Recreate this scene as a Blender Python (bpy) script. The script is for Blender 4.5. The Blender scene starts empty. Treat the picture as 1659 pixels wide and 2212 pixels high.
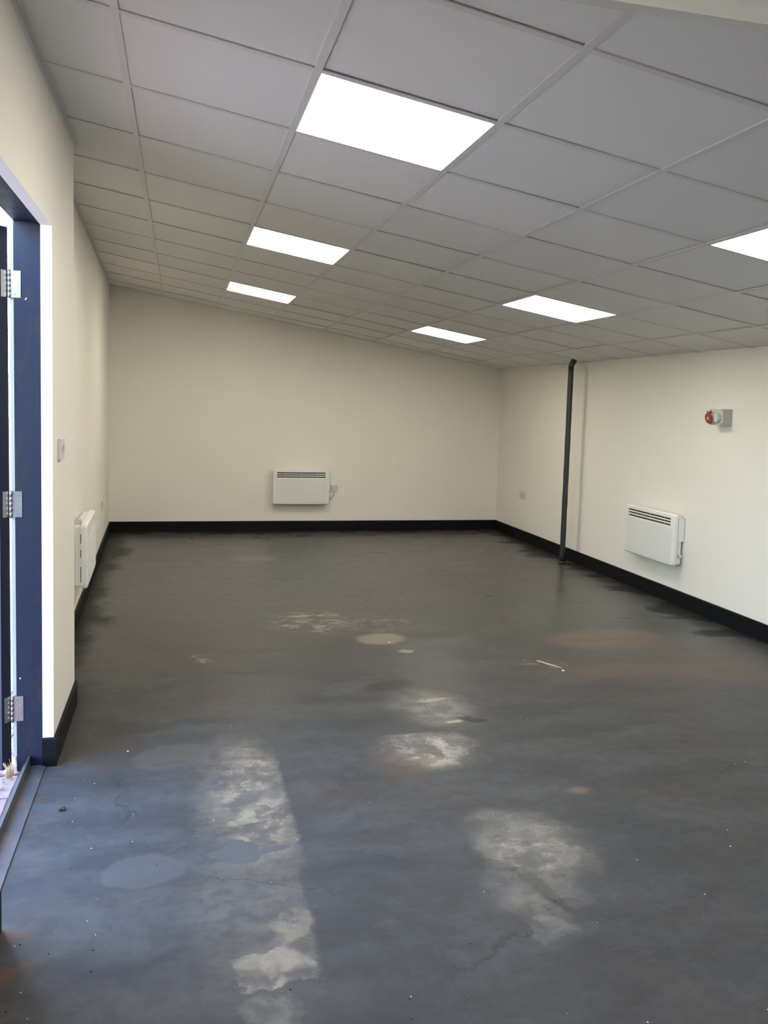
import bpy, bmesh, math, random
from mathutils import Vector, Matrix
random.seed(7)
C = bpy.context.scene.collection
SC = bpy.context.scene

# ------------------------------------------------------------------ camera
IMW, IMH, F_PX, CY_PX = 1659.0, 2212.0, 1821.284, 1023.332
YAW, PITCH, ROLL, CAM_H = 0.239482, -0.083002, 0.029057, 1.50331
cam = bpy.data.cameras.new('camera'); cam_o = bpy.data.objects.new('camera', cam); C.objects.link(cam_o)
cam.sensor_fit = 'VERTICAL'; cam.sensor_height = 36.0; cam.sensor_width = 27.0
cam.lens = F_PX / IMH * 36.0
cam.shift_y = -(IMH / 2 - CY_PX) / IMH
cam.clip_start = 0.02; cam.clip_end = 500
fw = Vector((math.sin(YAW) * math.cos(PITCH), math.cos(YAW) * math.cos(PITCH), math.sin(PITCH)))
rt0 = Vector((math.cos(YAW), -math.sin(YAW), 0)); up0 = rt0.cross(fw)
rt = math.cos(ROLL) * rt0 + math.sin(ROLL) * up0
up = -math.sin(ROLL) * rt0 + math.cos(ROLL) * up0
M3 = Matrix((rt, up, -fw)).transposed()
cam_o.matrix_world = Matrix.Translation((0, 0, CAM_H)) @ M3.to_4x4()
SC.camera = cam_o

# ------------------------------------------------------------------ world, sun, exposure
SKY_STRENGTH = 4.1
PANEL_STRENGTH = 20.0
world = bpy.data.worlds.new('world'); SC.world = world; world.use_nodes = True
wn = world.node_tree; wn.nodes.clear()
wo = wn.nodes.new('ShaderNodeOutputWorld'); wb = wn.nodes.new('ShaderNodeBackground'); sk = wn.nodes.new('ShaderNodeTexSky')
sk.sky_type = 'NISHITA'; sk.sun_disc = False; sk.sun_elevation = math.radians(48); sk.sun_rotation = math.radians(-10)
sk.air_density = 1.0; sk.dust_density = 0.5; sk.ozone_density = 2.0
wb.inputs[1].default_value = SKY_STRENGTH
wn.links.new(sk.outputs[0], wb.inputs[0]); wn.links.new(wb.outputs[0], wo.inputs[0])
sl = bpy.data.lights.new('sun', 'SUN'); sl.energy = 16.0; sl.angle = math.radians(0.53); sl.color = (1.0, 0.94, 0.86)
so = bpy.data.objects.new('sun', sl); C.objects.link(so)
so.rotation_euler = Vector((-0.06, -1.0, -1.15)).to_track_quat('-Z', 'Y').to_euler()
so.location = (0, 12, 12)
SC.view_settings.view_transform = 'Standard'; SC.view_settings.look = 'None'
SC.view_settings.exposure = 0.0; SC.view_settings.gamma = 1.0; SC.view_settings.use_curve_mapping = False

# ------------------------------------------------------------------ room dimensions (metres)
XN = -0.484          # wall beside the door
XO = -0.640          # outer face of that wall
YS = 4.230           # where the wall steps back
XL0, XL1 = -0.610, -0.744   # set-back wall at YS and at the far corner
XR = 3.793
D = 9.673
YB = -2.2
CZ, CS = 2.57485, -0.163897
X1G, Y0G = -0.19079, 2.64280   # a grid crossing of the ceiling
BBH = 0.118
cosS = 1 / math.sqrt(1 + CS * CS)
ceil_z = lambda x: CZ + CS * x
xl_at = lambda y: XL0 + (XL1 - XL0) * (y - YS) / (D - YS)
DY0, DY1, DZ = 2.43, 3.53, 2.15    # door reveal

# ------------------------------------------------------------------ material helpers
class NT:
    def __init__(s, name):
        s.m = bpy.data.materials.new(name); s.m.use_nodes = True
        s.t = s.m.node_tree; s.b = s.t.nodes['Principled BSDF']
        s._obj = None
    def n(s, t): return s.t.nodes.new(t)
    def link(s, a, b): s.t.links.new(a, b)
    def put(s, sock, v):
        if isinstance(v, bpy.types.NodeSocket): s.link(v, sock)
        elif v is not None: sock.default_value = v
    def obj(s):
        if s._obj is None: s._obj = s.n('ShaderNodeTexCoord').outputs['Object']
        return s._obj
    def math(s, op, a, b=None, c=None, clamp=False):
        n = s.n('ShaderNodeMath'); n.operation = op; n.use_clamp = clamp
        s.put(n.inputs[0], a); s.put(n.inputs[1], b)
        if c is not None: s.put(n.inputs[2], c)
        return n.outputs[0]
    def vmath(s, op, a, b=None, out=0):
        n = s.n('ShaderNodeVectorMath'); n.operation = op
        s.put(n.inputs[0], a)
        if b is not None: s.put(n.inputs[1], b)
        return n.outputs[out]
    def noise(s, vec, scale, detail=4, rough=0.55, color=False, dist=0.0):
        n = s.n('ShaderNodeTexNoise'); s.put(n.inputs['Vector'], vec)
        n.inputs['Scale'].default_value = scale; n.inputs['Detail'].default_value = detail
        n.inputs['Roughness'].default_value = rough; n.inputs['Distortion'].default_value = dist
        return n.outputs['Color' if color else 'Fac']
    def smooth(s, v, a, b, lo=0.0, hi=1.0):
        n = s.n('ShaderNodeMapRange'); n.interpolation_type = 'SMOOTHSTEP'
        s.put(n.inputs['Value'], v)
        n.inputs['From Min'].default_value = a; n.inputs['From Max'].default_value = b
        n.inputs['To Min'].default_value = lo; n.inputs['To Max'].default_value = hi
        return n.outputs[0]
    def mix(s, f, a, b):
        n = s.n('ShaderNodeMix'); n.data_type = 'RGBA'
        s.put(n.inputs[0], f)
        for k, v in ((6, a), (7, b)):
            if isinstance(v, tuple): v = (*v, 1.0) if len(v) == 3 else v
            s.put(n.inputs[k], v)
        return n.outputs[2]
    def mixf(s, f, a, b):
        n = s.n('ShaderNodeMix'); n.data_type = 'FLOAT'
        s.put(n.inputs[0], f); s.put(n.inputs[2], a); s.put(n.inputs[3], b)
        return n.outputs[0]
    def scale(s, vec, sc, rot=(0, 0, 0)):
        n = s.n('ShaderNodeMapping'); n.vector_type = 'POINT'; s.put(n.inputs[0], vec)
        n.inputs['Scale'].default_value = sc; n.inputs['Rotation'].default_value = rot
        return n.outputs[0]
    def local(s, vec, cx, cy, rx, ry, rot=0.0):
        n = s.n('ShaderNodeMapping'); n.vector_type = 'TEXTURE'; s.put(n.inputs[0], vec)
        n.inputs['Location'].default_value = (cx, cy, 0); n.inputs['Rotation'].default_value = (0, 0, rot)
        n.inputs['Scale'].default_value = (rx, ry, 1e3)
        return n.outputs[0]
    def ellipse(s, vec, cx, cy, rx, ry, rot=0.0, soft=0.15):
        return s.smooth(s.vmath('LENGTH', s.local(vec, cx, cy, rx, ry, rot), out=1), 1 + soft, 1 - soft)
    def box(s, vec, cx, cy, rx, ry, rot=0.0, soft=0.05):
        a = s.vmath('ABSOLUTE', s.local(vec, cx, cy, rx, ry, rot))
        sp = s.n('ShaderNodeSeparateXYZ'); s.link(a, sp.inputs[0])
        return s.smooth(s.math('MAXIMUM', sp.outputs[0], sp.outputs[1]), 1 + soft, 1 - soft)
    def bump(s, h, strength=0.2, dist=0.01):
        n = s.n('ShaderNodeBump'); n.inputs['Strength'].default_value = strength
        n.inputs['Distance'].default_value = dist; s.put(n.inputs['Height'], h)
        s.link(n.outputs[0], s.b.inputs['Normal'])
    def set(s, color=None, rough=None, metal=None, spec=None):
        if color is not None:
            if isinstance(color, tuple): color = (*color, 1.0)
            s.put(s.b.inputs['Base Color'], color)
        s.put(s.b.inputs['Roughness'], rough); s.put(s.b.inputs['Metallic'], metal)
        s.put(s.b.inputs['Specular IOR Level'], spec)

def simple(name, col, rough=0.5, metal=0.0, var=0.06, nscale=6.0, bump=0.0, bscale=60.0, spec=0.5):
    t = NT(name); v = t.noise(t.obj(), nscale, 4)
    a = tuple(min(1, c * (1 - var)) for c in col); b = tuple(min(1, c * (1 + var)) for c in col)
    t.set(t.mix(v, a, b), t.smooth(v, 0.2, 0.8, rough * 0.9, min(1, rough * 1.1)), metal, spec)
    if bump: t.bump(t.noise(t.obj(), bscale, 3), bump, 0.004)
    return t.m

M = {}
def wall_mat():
    t = NT('wall_paint'); o = t.obj()
    big = t.noise(o, 0.9, 3); fine = t.noise(o, 55, 3)
    col = t.mix(t.smooth(big, 0.3, 0.7), (0.835, 0.805, 0.735), (0.855, 0.825, 0.755))
    sm = t.smooth(t.noise(o, 7.0, 6, 0.7), 0.70, 0.80)
    col = t.mix(t.math('MULTIPLY', sm, 0.10), col, (0.45, 0.42, 0.38))
    t.set(col, 0.62, 0.0, 0.3)
    t.bump(t.math('ADD', fine, t.math('MULTIPLY', t.noise(o, 2.2, 2), 3.0)), 0.10, 0.004)
    return t.m
M['wall'] = wall_mat()
M['bulkhead'] = simple('bulkhead_paint', (0.86, 0.86, 0.85), 0.6, var=0.02, nscale=2)
def tile_mat():
    t = NT('ceiling_tile_mineral'); o = t.obj()
    info = t.n('ShaderNodeObjectInfo')
    r = info.outputs['Random']
    base = t.mix(r, (0.76, 0.75, 0.73), (0.80, 0.79, 0.77))
    sp = t.noise(o, 160, 2)
    col = t.mix(t.smooth(sp, 0.62, 0.72), base, (0.70, 0.69, 0.67))
    col = t.mix(t.smooth(t.noise(o, 5, 5), 0.60, 0.85, 0, 0.25), col, (0.67, 0.65, 0.61))
    t.set(col, 0.9, 0.0, 0.2); t.bump(sp, 0.15, 0.002)
    return t.m
M['tile'] = tile_mat()
M['tee'] = simple('ceiling_tee_bar', (0.70, 0.69, 0.675), 0.55, var=0.03, nscale=1.5)
M['slab'] = simple('ceiling_void', (0.10, 0.10, 0.10), 0.9)
M['skirting'] = simple('black_skirting', (0.008, 0.0085, 0.010), 0.5, var=0.3, nscale=9, bump=0.05, bscale=25, spec=0.10)
def navy_mat():
    t = NT('navy_door_paint'); o = t.obj()
    v = t.noise(t.scale(o, (6, 6, 0.8)), 1.2, 5)
    col = t.mix(v, (0.012, 0.014, 0.029), (0.018, 0.021, 0.041))
    ru = t.smooth(t.noise(t.scale(o, (5, 5, 1.6)), 1.7, 6, 0.7), 0.58, 0.68)
    col = t.mix(t.math('MULTIPLY', ru, 0.5), col, (0.045, 0.028, 0.030))
    ch = t.smooth(t.noise(o, 38, 2), 0.775, 0.79)
    col = t.mix(ch, col, (0.5, 0.48, 0.45))
    t.set(col, t.smooth(v, 0.2, 0.8, 0.42, 0.55), 0.0, 0.25); t.bump(t.noise(o, 40, 3), 0.04, 0.003)
    return t.m
M['navy'] = navy_mat()
M['seal'] = simple('pale_seal_strip', (0.52, 0.54, 0.54), 0.5, var=0.05)
M['steel'] = simple('hinge_steel', (0.46, 0.43, 0.41), 0.32, 1.0, var=0.15, nscale=20)
M['screw'] = simple('screw_steel', (0.40, 0.38, 0.36), 0.35, 1.0)
def alu_mat():
    t = NT('threshold_metal'); o = t.obj()
    v = t.noise(t.scale(o, (30, 2, 30)), 2.0, 5)
    col = t.mix(v, (0.07, 0.07, 0.075), (0.13, 0.13, 0.135))
    du = t.smooth(t.noise(o, 7, 5), 0.45, 0.68)
    col = t.mix(t.math('MULTIPLY', du, 0.7), col, (0.12, 0.085, 0.065))
    t.set(col, 0.5, t.math('MULTIPLY', t.math('SUBTRACT', 1.0, du), 0.5)); return t.m
M['alu'] = alu_mat()
M['heater'] = simple('heater_white_enamel', (0.82, 0.825, 0.79), 0.38, var=0.015, nscale=3)
M['heater_panel'] = simple('heater_front_enamel', (0.75, 0.755, 0.725), 0.42, var=0.015, nscale=3)
M['cavity'] = simple('heater_cavity', (0.02, 0.019, 0.018), 0.8)
M['plastic'] = simple('white_plastic', (0.62, 0.61, 0.58), 0.35, var=0.02)
M['cable'] = simple('cable_grey', (0.42, 0.41, 0.38), 0.5, var=0.03)
M['pipe'] = simple('pipe_charcoal_paint', (0.026, 0.029, 0.031), 0.34, var=0.25, nscale=14, bump=0.12, bscale=22)
M['box_grey'] = simple('isolator_grey_plastic', (0.43, 0.44, 0.43), 0.42, var=0.02)
M['box_front'] = simple('isolator_front_plastic', (0.55, 0.565, 0.53), 0.4, var=0.02)
M['red'] = simple('socket_red_plastic', (0.36, 0.045, 0.045), 0.35, var=0.08)
M['red_light'] = simple('socket_tab_red', (0.45, 0.10, 0.09), 0.35, var=0.05)
M['lens_white'] = simple('panel_frame_white', (0.80, 0.80, 0.78), 0.4, var=0.01)
def panel_mat():
    t = NT('light_diffuser'); t.set((0.9, 0.9, 0.88), 0.4)
    t.b.inputs['Emission Color'].default_value = (1.0, 0.925, 0.79, 1)
    t.b.inputs['Emission Strength'].default_value = PANEL_STRENGTH
    return t.m
M['panel'] = panel_mat()
def glass_mat():
    t = NT('window_glass'); t.set((1, 1, 1), 0.02); t.b.inputs['Transmission Weight'].default_value = 1.0; t.b.inputs['IOR'].default_value = 1.02
    return t.m
M['glass'] = glass_mat()
def paver_mat():
    t = NT('red_paver'); o = t.obj(); r = t.n('ShaderNodeObjectInfo').outputs['Random']
    col = t.mix(r, (0.27, 0.16, 0.14), (0.36, 0.25, 0.22))
    col = t.mix(t.smooth(t.noise(o, 14, 5), 0.5, 0.7), col, (0.16, 0.11, 0.09))
    t.set(col, 0.85); t.bump(t.noise(o, 60, 4), 0.4, 0.004); return t.m
M['paver'] = paver_mat()
M['soil'] = simple('grit_joint', (0.16, 0.14, 0.125), 0.95, var=0.35, nscale=20, bump=0.4)
M['litter'] = simple('dry_litter', (0.30, 0.24, 0.19), 0.9, var=0.5, nscale=18)
M['straw'] = simple('dry_straw', (0.62, 0.46, 0.26), 0.8, var=0.2, nscale=20)
M['chip_white'] = simple('paint_chip', (0.72, 0.72, 0.70), 0.6)
M['chip_dark'] = simple('dark_grit', (0.018, 0.016, 0.015), 0.7)
M['clod'] = simple('dirt_clump', (0.05, 0.04, 0.038), 0.85, var=0.6, nscale=60, bump=0.5)
M['flap'] = simple('peeled_paint', (0.42, 0.41, 0.38), 0.5, var=0.12, nscale=40)

def floor_mat():
    t = NT('painted_concrete_floor'); o = t.obj()
    n1 = t.noise(o, 1.6, 4, 0.6, color=True); n2 = t.noise(o, 11, 5, 0.65, color=True)
    def warp(a1, a2):
        x = t.vmath('SUBTRACT', n1, (0.5, 0.5, 0.5)); y = t.vmath('SUBTRACT', n2, (0.5, 0.5, 0.5))
        x = t.vmath('MULTIPLY', x, (a1, a1, 0)); y = t.vmath('MULTIPLY', y, (a2, a2, 0))
        return t.vmath('ADD', t.vmath('ADD', o, x), y)
    w = warp(0.22, 0.10); wf = warp(0.05, 0.07)
    sep = t.n('ShaderNodeSeparateXYZ'); t.link(o, sep.inputs[0]); X, Y = sep.outputs[0], sep.outputs[1]
    # base paint: grey with roller streaks, warmer worn areas
    streak = t.noise(t.scale(w, (1.0, 3.2, 1), (0, 0, 0.25)), 1.8, 7, 0.62)
    big = t.noise(o, 0.55, 4, 0.6)
    col = t.mix(t.smooth(streak, 0.30, 0.70), (0.046, 0.047, 0.049), (0.080, 0.081, 0.081))
    brown = t.smooth(t.noise(t.scale(w, (1, 1.7, 1)), 1.1, 6, 0.6), 0.50, 0.72)
    col = t.mix(t.math('MULTIPLY', brown, 0.55), col, (0.092, 0.072, 0.057))
    spot = t.smooth(t.noise(wf, 26, 5, 0.7), 0.70, 0.82)
    col = t.mix(t.math('MULTIPLY', spot, 0.35), col, (0.16, 0.145, 0.125))
    dk = t.smooth(t.noise(t.scale(wf, (3, 9, 1), (0, 0, 0.1)), 2.5, 5, 0.6), 0.62, 0.75)
    col = t.mix(t.math('MULTIPLY', dk, 0.35), col, (0.035, 0.034, 0.033))
    fine = t.noise(wf, 15, 6, 0.72)
    col = t.mix(t.smooth(fine, 0.35, 0.68, 0.0, 0.45), col, t.mix(big, (0.036, 0.036, 0.037), (0.044, 0.040, 0.036)))
    mot = t.smooth(t.noise(t.scale(w, (1, 1.5, 1)), 4.2, 7, 0.7), 0.56, 0.74)
    col = t.mix(t.math('MULTIPLY', mot, 0.40), col, (0.118, 0.108, 0.094))
    scr = t.math('MULTIPLY', t.smooth(t.noise(t.scale(wf, (2.0, 26, 1), (0, 0, 0.18)), 2.0, 3, 0.6), 0.74, 0.80), t.smooth(big, 0.42, 0.58))
    col = t.mix(t.math('MULTIPLY', scr, 0.5), col, (0.20, 0.185, 0.16))
    # black cut-in band painted along the skirting
    dl = t.math('ADD', X, 0.60); dr = t.math('SUBTRACT', XR, X); df = t.math('SUBTRACT', D, Y)
    brush_r = t.noise(t.scale(w, (0.9, 2.4, 1), (0, 0, 0.35)), 1.0, 6, 0.6)
    brush_f = t.noise(t.scale(w, (2.0, 0.9, 1)), 1.0, 6, 0.6)
    brush_l = t.noise(w, 1.6, 5, 0.6)
    er = t.smooth(t.math('SUBTRACT', dr, t.smooth(brush_r, 0.35, 0.72, 0.01, 0.40)), 0.07, -0.10)
    ef = t.smooth(t.math('SUBTRACT', df, t.smooth(brush_f, 0.30, 0.75, 0.04, 0.42)), 0.12, -0.16)
    el = t.smooth(t.math('SUBTRACT', dl, t.smooth(brush_l, 0.35, 0.75, 0.03, 0.20)), 0.08, -0.10)
    el = t.math('MULTIPLY', el, t.smooth(Y, 3.7, 4.4))
    edge = t.math('MAXIMUM', t.math('MAXIMUM', er, ef), el)
    col = t.mix(t.math('MULTIPLY', edge, 0.86), col, (0.014, 0.014, 0.014))
    # individual stains, scrapes and patches of the paint film
    def stain(cx, cy, rx, ry, rot, c, k, soft=0.2, vec=None, brk=None):
        nonlocal col
        m = t.ellipse(vec or wf, cx, cy, rx, ry, rot, soft)
        if brk: m = t.math('MULTIPLY', m, t.smooth(t.noise(t.scale(wf, (1, 2.2, 1)), brk, 6, 0.7), 0.48, 0.62))
        col = t.mix(t.math('MULTIPLY', m, k), col, c)
        return m
    pale = (0.36, 0.33, 0.27)
    stain(0.90, 5.62, 0.26, 0.26, 0.2, pale, 0.75, 0.4, brk=9)
    stain(1.27, 5.15, 0.155, 0.12, 0.1, (0.22, 0.205, 0.15), 0.75, 0.25)
    stain(1.36, 4.86, 0.05, 0.035, 0.1, (0.26, 0.25, 0.22), 0.7, 0.3)
    stain(1.33, 5.55, 0.28, 0.22, 0.0, pale, 0.30, 0.4, brk=8)
    stain(0.148, 4.864, 0.045, 0.10, 0.4, pale, 0.7, 0.5, brk=16)
    stain(2.12, 4.50, 0.09, 0.16, 0.9, (0.30, 0.25, 0.20), 0.6, 0.4, brk=10)
    stain(2.75, 4.95, 0.42, 0.22, 0.1, (0.115, 0.083, 0.058), 0.75, 0.2)
    stain(2.75, 4.25, 0.75, 0.14, -0.2, (0.105, 0.079, 0.058), 0.6, 0.5, vec=w)
    stain(3.2, 4.5, 0.3, 0.5, 0.5, (0.100, 0.078, 0.060), 0.5, 0.5, vec=w)
    stain(0.70, 8.0, 0.20, 0.16, 0.2, (0.15, 0.145, 0.13), 0.6, 0.5)
    stain(1.12, 8.45, 0.20, 0.05, 0.1, (0.04, 0.038, 0.035), 0.7, 0.4)
    stain(-0.24, 3.62, 0.14, 0.17, 0.1, (0.066, 0.055, 0.050), 0.8, 0.12)
    stain(-0.02, 3.54, 0.17, 0.12, 0.2, (0.094, 0.082, 0.070), 0.8, 0.10)
    stain(-0.10, 2.66, 0.125, 0.095, 0.0, (0.086, 0.086, 0.084), 0.7, 0.08)
    stain(-0.44, 2.28, 0.07, 0.16, 0.0, (0.12, 0.066, 0.034), 0.8, 0.7, brk=5)
    stain(-0.47, 3.10, 0.06, 0.45, 0.0, (0.13, 0.09, 0.065), 0.35, 0.8, vec=w, brk=6)
    stain(1.10, 4.27, 0.15, 0.075, 0.35, (0.022, 0.022, 0.021), 0.75, 0.4)
    stain(1.38, 3.73, 0.075, 0.030, -0.3, (0.008, 0.008, 0.008), 0.95, 0.35)
    stain(1.33, 3.86, 0.020, 0.11, 0.45, (0.012, 0.012, 0.012), 0.8, 0.4, brk=18)
    stain(1.29, 3.72, 0.045, 0.018, -0.1, pale, 0.7, 0.4)
    stain(1.27, 4.02, 0.09, 0.018, 0.2, pale, 0.5, 0.5)
    stain(1.085, 3.50, 0.018, 0.05, 0.3, (0.02, 0.018, 0.017), 0.8, 0.4)
    stain(1.10, 3.37, 0.030, 0.03, 0.0, (0.025, 0.021, 0.019), 0.8, 0.4)
    stain(1.12, 2.36, 0.025, 0.17, 0.25, (0.026, 0.026, 0.025), 0.7, 0.3)
    stain(1.25, 2.60, 0.012, 0.012, 0.0, (0.015, 0.015, 0.015), 0.8, 0.3)
    stain(1.10, 2.66, 0.014, 0.012, 0.0, (0.015, 0.015, 0.015), 0.8, 0.3)
    stain(1.55, 2.95, 0.05, 0.03, 0.2, (0.19, 0.125, 0.08), 0.6, 0.4)
    stain(0.95, 3.30, 0.16, 0.12, 0.3, (0.105, 0.078, 0.060), 0.6, 0.5)
    # smooth new-paint patch and its drips (left), cracks
    dr_m = t.math('MAXIMUM', t.ellipse(wf, 0.205, 2.725, 0.062, 0.085, 0.3, 0.05), t.ellipse(wf, 0.15, 2.72, 0.05, 0.035, 0.2, 0.08))
    dr_m = t.math('MAXIMUM', dr_m, t.ellipse(wf, 0.30, 2.715, 0.08, 0.02, 0.35, 0.15))
    col = t.mix(t.math('MULTIPLY', dr_m, 0.8), col, (0.088, 0.090, 0.090))
    vor = t.n('ShaderNodeTexVoronoi'); vor.feature = 'DISTANCE_TO_EDGE'; t.put(vor.inputs['Vector'], warp(0.5, 0.12)); vor.inputs['Scale'].default_value = 1.15
    crack = t.math('MULTIPLY', t.smooth(vor.outputs['Distance'], 0.006, 0.001), t.smooth(big, 0.50, 0.60))
    col = t.mix(t.math('MULTIPLY', crack, 0.55), col, (0.03, 0.028, 0.026))
    # gloss: film is polished in patches, rubbed matt elsewhere
    wr = warp(0.06, 0.13)
    sepw = t.n('ShaderNodeSeparateXYZ'); t.link(wf, sepw.inputs[0]); XW = sepw.outputs[0]
    gmasks = [
        (t.math('MULTIPLY', t.ellipse(w, 0.27, 3.12, 0.19, 0.52, 0.05, 0.30), t.smooth(XW, 0.425, 0.405)), 1.0),
        (t.math('MULTIPLY', t.ellipse(w, 0.24, 2.46, 0.20, 0.42, 0.0, 0.35), t.smooth(XW, 0.395, 0.375)), 0.42),
        (t.box(wr, 0.262, 2.125, 0.105, 0.072, 0.12, 0.08), 0.85),
        (t.math('MULTIPLY', t.ellipse(wr, 0.34, 2.28, 0.085, 0.17, 0.2, 0.5), t.smooth(XW, 0.385, 0.37)), 0.75),
        (t.box(wr, 0.235, 1.92, 0.075, 0.10, 0.12, 0.15), 0.55),
        (t.math('MULTIPLY', t.ellipse(w, 1.08, 3.44, 0.23, 0.20, 0.0, 0.30), t.smooth(sepw.outputs[1], 3.62, 3.59)), 1.0),
        (t.ellipse(w, 1.24, 3.92, 0.20, 0.22, 0.3, 0.45), 0.75),
        (t.ellipse(w, 1.20, 2.62, 0.18, 0.22, 0.2, 0.30), 1.0),
        (t.ellipse(wf, 1.10, 2.34, 0.15, 0.16, 0.2, 0.35), 0.45),
        (t.box(wr, 1.055, 2.15, 0.055, 0.05, 0.2, 0.25), 0.50)]
    gl = None
    for m_, k_ in gmasks:
        m_ = t.math('MULTIPLY', m_, k_); gl = m_ if gl is None else t.math('MAXIMUM', gl, m_)
    gl = t.math('MULTIPLY', gl, t.math('SUBTRACT', 1.0, dr_m))
    mott = t.smooth(t.noise(wf, 9, 6, 0.7), 0.35, 0.65)
    glm = t.math('MULTIPLY', gl, t.smooth(mott, 0, 1, 0.30, 1.0))
    rough = t.math('ADD', t.smooth(streak, 0.25, 0.75, -0.04, 0.05), t.smooth(t.math('ADD', Y, t.math('MULTIPLY', big, 1.5)), 3.6, 6.6, 0.44, 0.30))
    rough = t.mixf(edge, rough, 0.46)
    rough = t.mixf(glm, rough, 0.24)
    spec = t.mixf(edge, t.mixf(glm, t.smooth(Y, 3.0, 6.8, 0.12, 0.50), 0.85), 0.15)
    t.set(col, rough, 0.0, spec)
    h = t.math('ADD', t.math('MULTIPLY', t.noise(o, 3.0, 3), 1.2), t.math('MULTIPLY', t.noise(wf, 30, 4), 0.10))
    h = t.math('ADD', h, t.math('MULTIPLY', t.math('MULTIPLY', gl, t.noise(t.scale(wf, (1, 2.0, 1)), 22, 5, 0.7)), 0.24))
    h = t.math('SUBTRACT', h, t.math('MULTIPLY', crack, 0.2))
    h = t.math('ADD', h, t.math('MULTIPLY', dr_m, 0.3))
    t.bump(h, 0.30, 0.010)
    return t.m
M['floor'] = floor_mat()

# ------------------------------------------------------------------ mesh helpers
def box(bm, x0, x1, y0, y1, z0, z1, mi=0):
    v = [bm.verts.new(p) for p in ((x0, y0, z0), (x1, y0, z0), (x1, y1, z0), (x0, y1, z0), (x0, y0, z1), (x1, y0, z1), (x1, y1, z1), (x0, y1, z1))]
    for f in ((0, 3, 2, 1), (4, 5, 6, 7), (0, 1, 5, 4), (1, 2, 6, 5), (2, 3, 7, 6), (3, 0, 4, 7)):
        bm.faces.new([v[i] for i in f]).material_index = mi
    return v
def loft(bm, rings, cap0=True, cap1=True, smooth=False):
    vs = [[bm.verts.new(p) for p in r] for r in rings]; n = len(vs[0])
    for a, b in zip(vs, vs[1:]):
        for i in range(n):
            f = bm.faces.new((a[i], a[(i + 1) % n], b[(i + 1) % n], b[i])); f.smooth = smooth
    if cap0: bm.faces.new(vs[0][::-1])
    if cap1: bm.faces.new(vs[-1])
    return vs
def ring(c, ax, r, n=20, ref=None, ph=0.0):
    ax = Vector(ax).normalized(); ref = Vector(ref or ((0, 0, 1) if abs(ax.z) < 0.9 else (1, 0, 0)))
    u = ax.cross(ref).normalized(); v = ax.cross(u)
    return [Vector(c) + r * (math.cos(2 * math.pi * i / n + ph) * u + math.sin(2 * math.pi * i / n + ph) * v) for i in range(n)]
def cyl(bm, p0, p1, r, n=20, bevel=0.0, ph=0.0):
    p0, p1 = Vector(p0), Vector(p1); ax = (p1 - p0).normalized()
    if bevel:
        rs = [ring(p0, ax, r - bevel, n, ph=ph), ring(p0 + ax * bevel, ax, r, n, ph=ph), ring(p1 - ax * bevel, ax, r, n, ph=ph), ring(p1, ax, r - bevel, n, ph=ph)]
    else: rs = [ring(p0, ax, r, n, ph=ph), ring(p1, ax, r, n, ph=ph)]
    loft(bm, rs, smooth=n > 10)
def tube(bm, pts, r, n=10):
    pts = [Vector(p) for p in pts]; rs = []; u = None
    for i, p in enumerate(pts):
        t = (pts[min(i + 1, len(pts) - 1)] - pts[max(i - 1, 0)]).normalized()
        if u is None: u = t.orthogonal().normalized()
        u = (u - t * u.dot(t)).normalized(); v = t.cross(u)
        rr = r[i] if isinstance(r, (list, tuple)) else r
        rs.append([p + rr * (math.cos(2 * math.pi * k / n) * u + math.sin(2 * math.pi * k / n) * v) for k in range(n)])
    loft(bm, rs, smooth=True)
def rrect(w, h, r, n=6):
    out = []
    for cx, cz, a0 in ((w / 2 - r, h / 2 - r, 0), (-w / 2 + r, h / 2 - r, 90), (-w / 2 + r, -h / 2 + r, 180), (w / 2 - r, -h / 2 + r, 270)):
        for k in range(n + 1):
            a = math.radians(a0 + 90 * k / n); out.append((cx + r * math.cos(a), cz + r * math.sin(a)))
    return out
def obj(name, bm, mat, parent=None, loc=None, label=None):
    bmesh.ops.recalc_face_normals(bm, faces=bm.faces)
    me = bpy.data.meshes.new(name); bm.to_mesh(me); bm.free()
    for m in (mat if isinstance(mat, (list, tuple)) else [mat]): me.materials.append(m if not isinstance(m, str) else M[m])
    o = bpy.data.objects.new(name, me); C.objects.link(o)
    if parent: o.parent = parent
    if loc: o.location = loc
    if label: o['label'] = label
    return o
def nb(): return bmesh.new()
def obox(name, mat, parent, *a, label=None):
    b = nb(); box(b, *a); return obj(name, b, mat, parent, label=label)
def thing(name, label, cat, loc=(0, 0, 0), rz=0, group=None):
    o = bpy.data.objects.new(name, None); C.objects.link(o); o.location = loc; o.rotation_euler = (0, 0, rz)
    o.empty_display_size = 0.1
    o['label'] = label; o['category'] = cat
    if group: o['group'] = group
    return o
def struct(o, label, cat):
    o['kind'] = 'structure'; o['label'] = label; o['category'] = cat; return o
def poly_prism(bm, pts, z0, z1):
    loft(bm, [[(x, y, z0) for x, y in pts], [(x, y, z1) for x, y in pts]])

# ------------------------------------------------------------------ floor, walls
b = nb()
poly_prism(b, [(XR + 0.1, YB - 0.1), (XR + 0.1, D + 0.1), (XL1 - 0.1, D + 0.1), (XL0 - 0.1, YS), (XO + 0.05, YS), (XO + 0.05, YB - 0.1)], -0.12, 0.0)
struct(obj('floor', b, 'floor'), 'dark grey painted concrete floor with worn glossy patches', 'floor')

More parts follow.
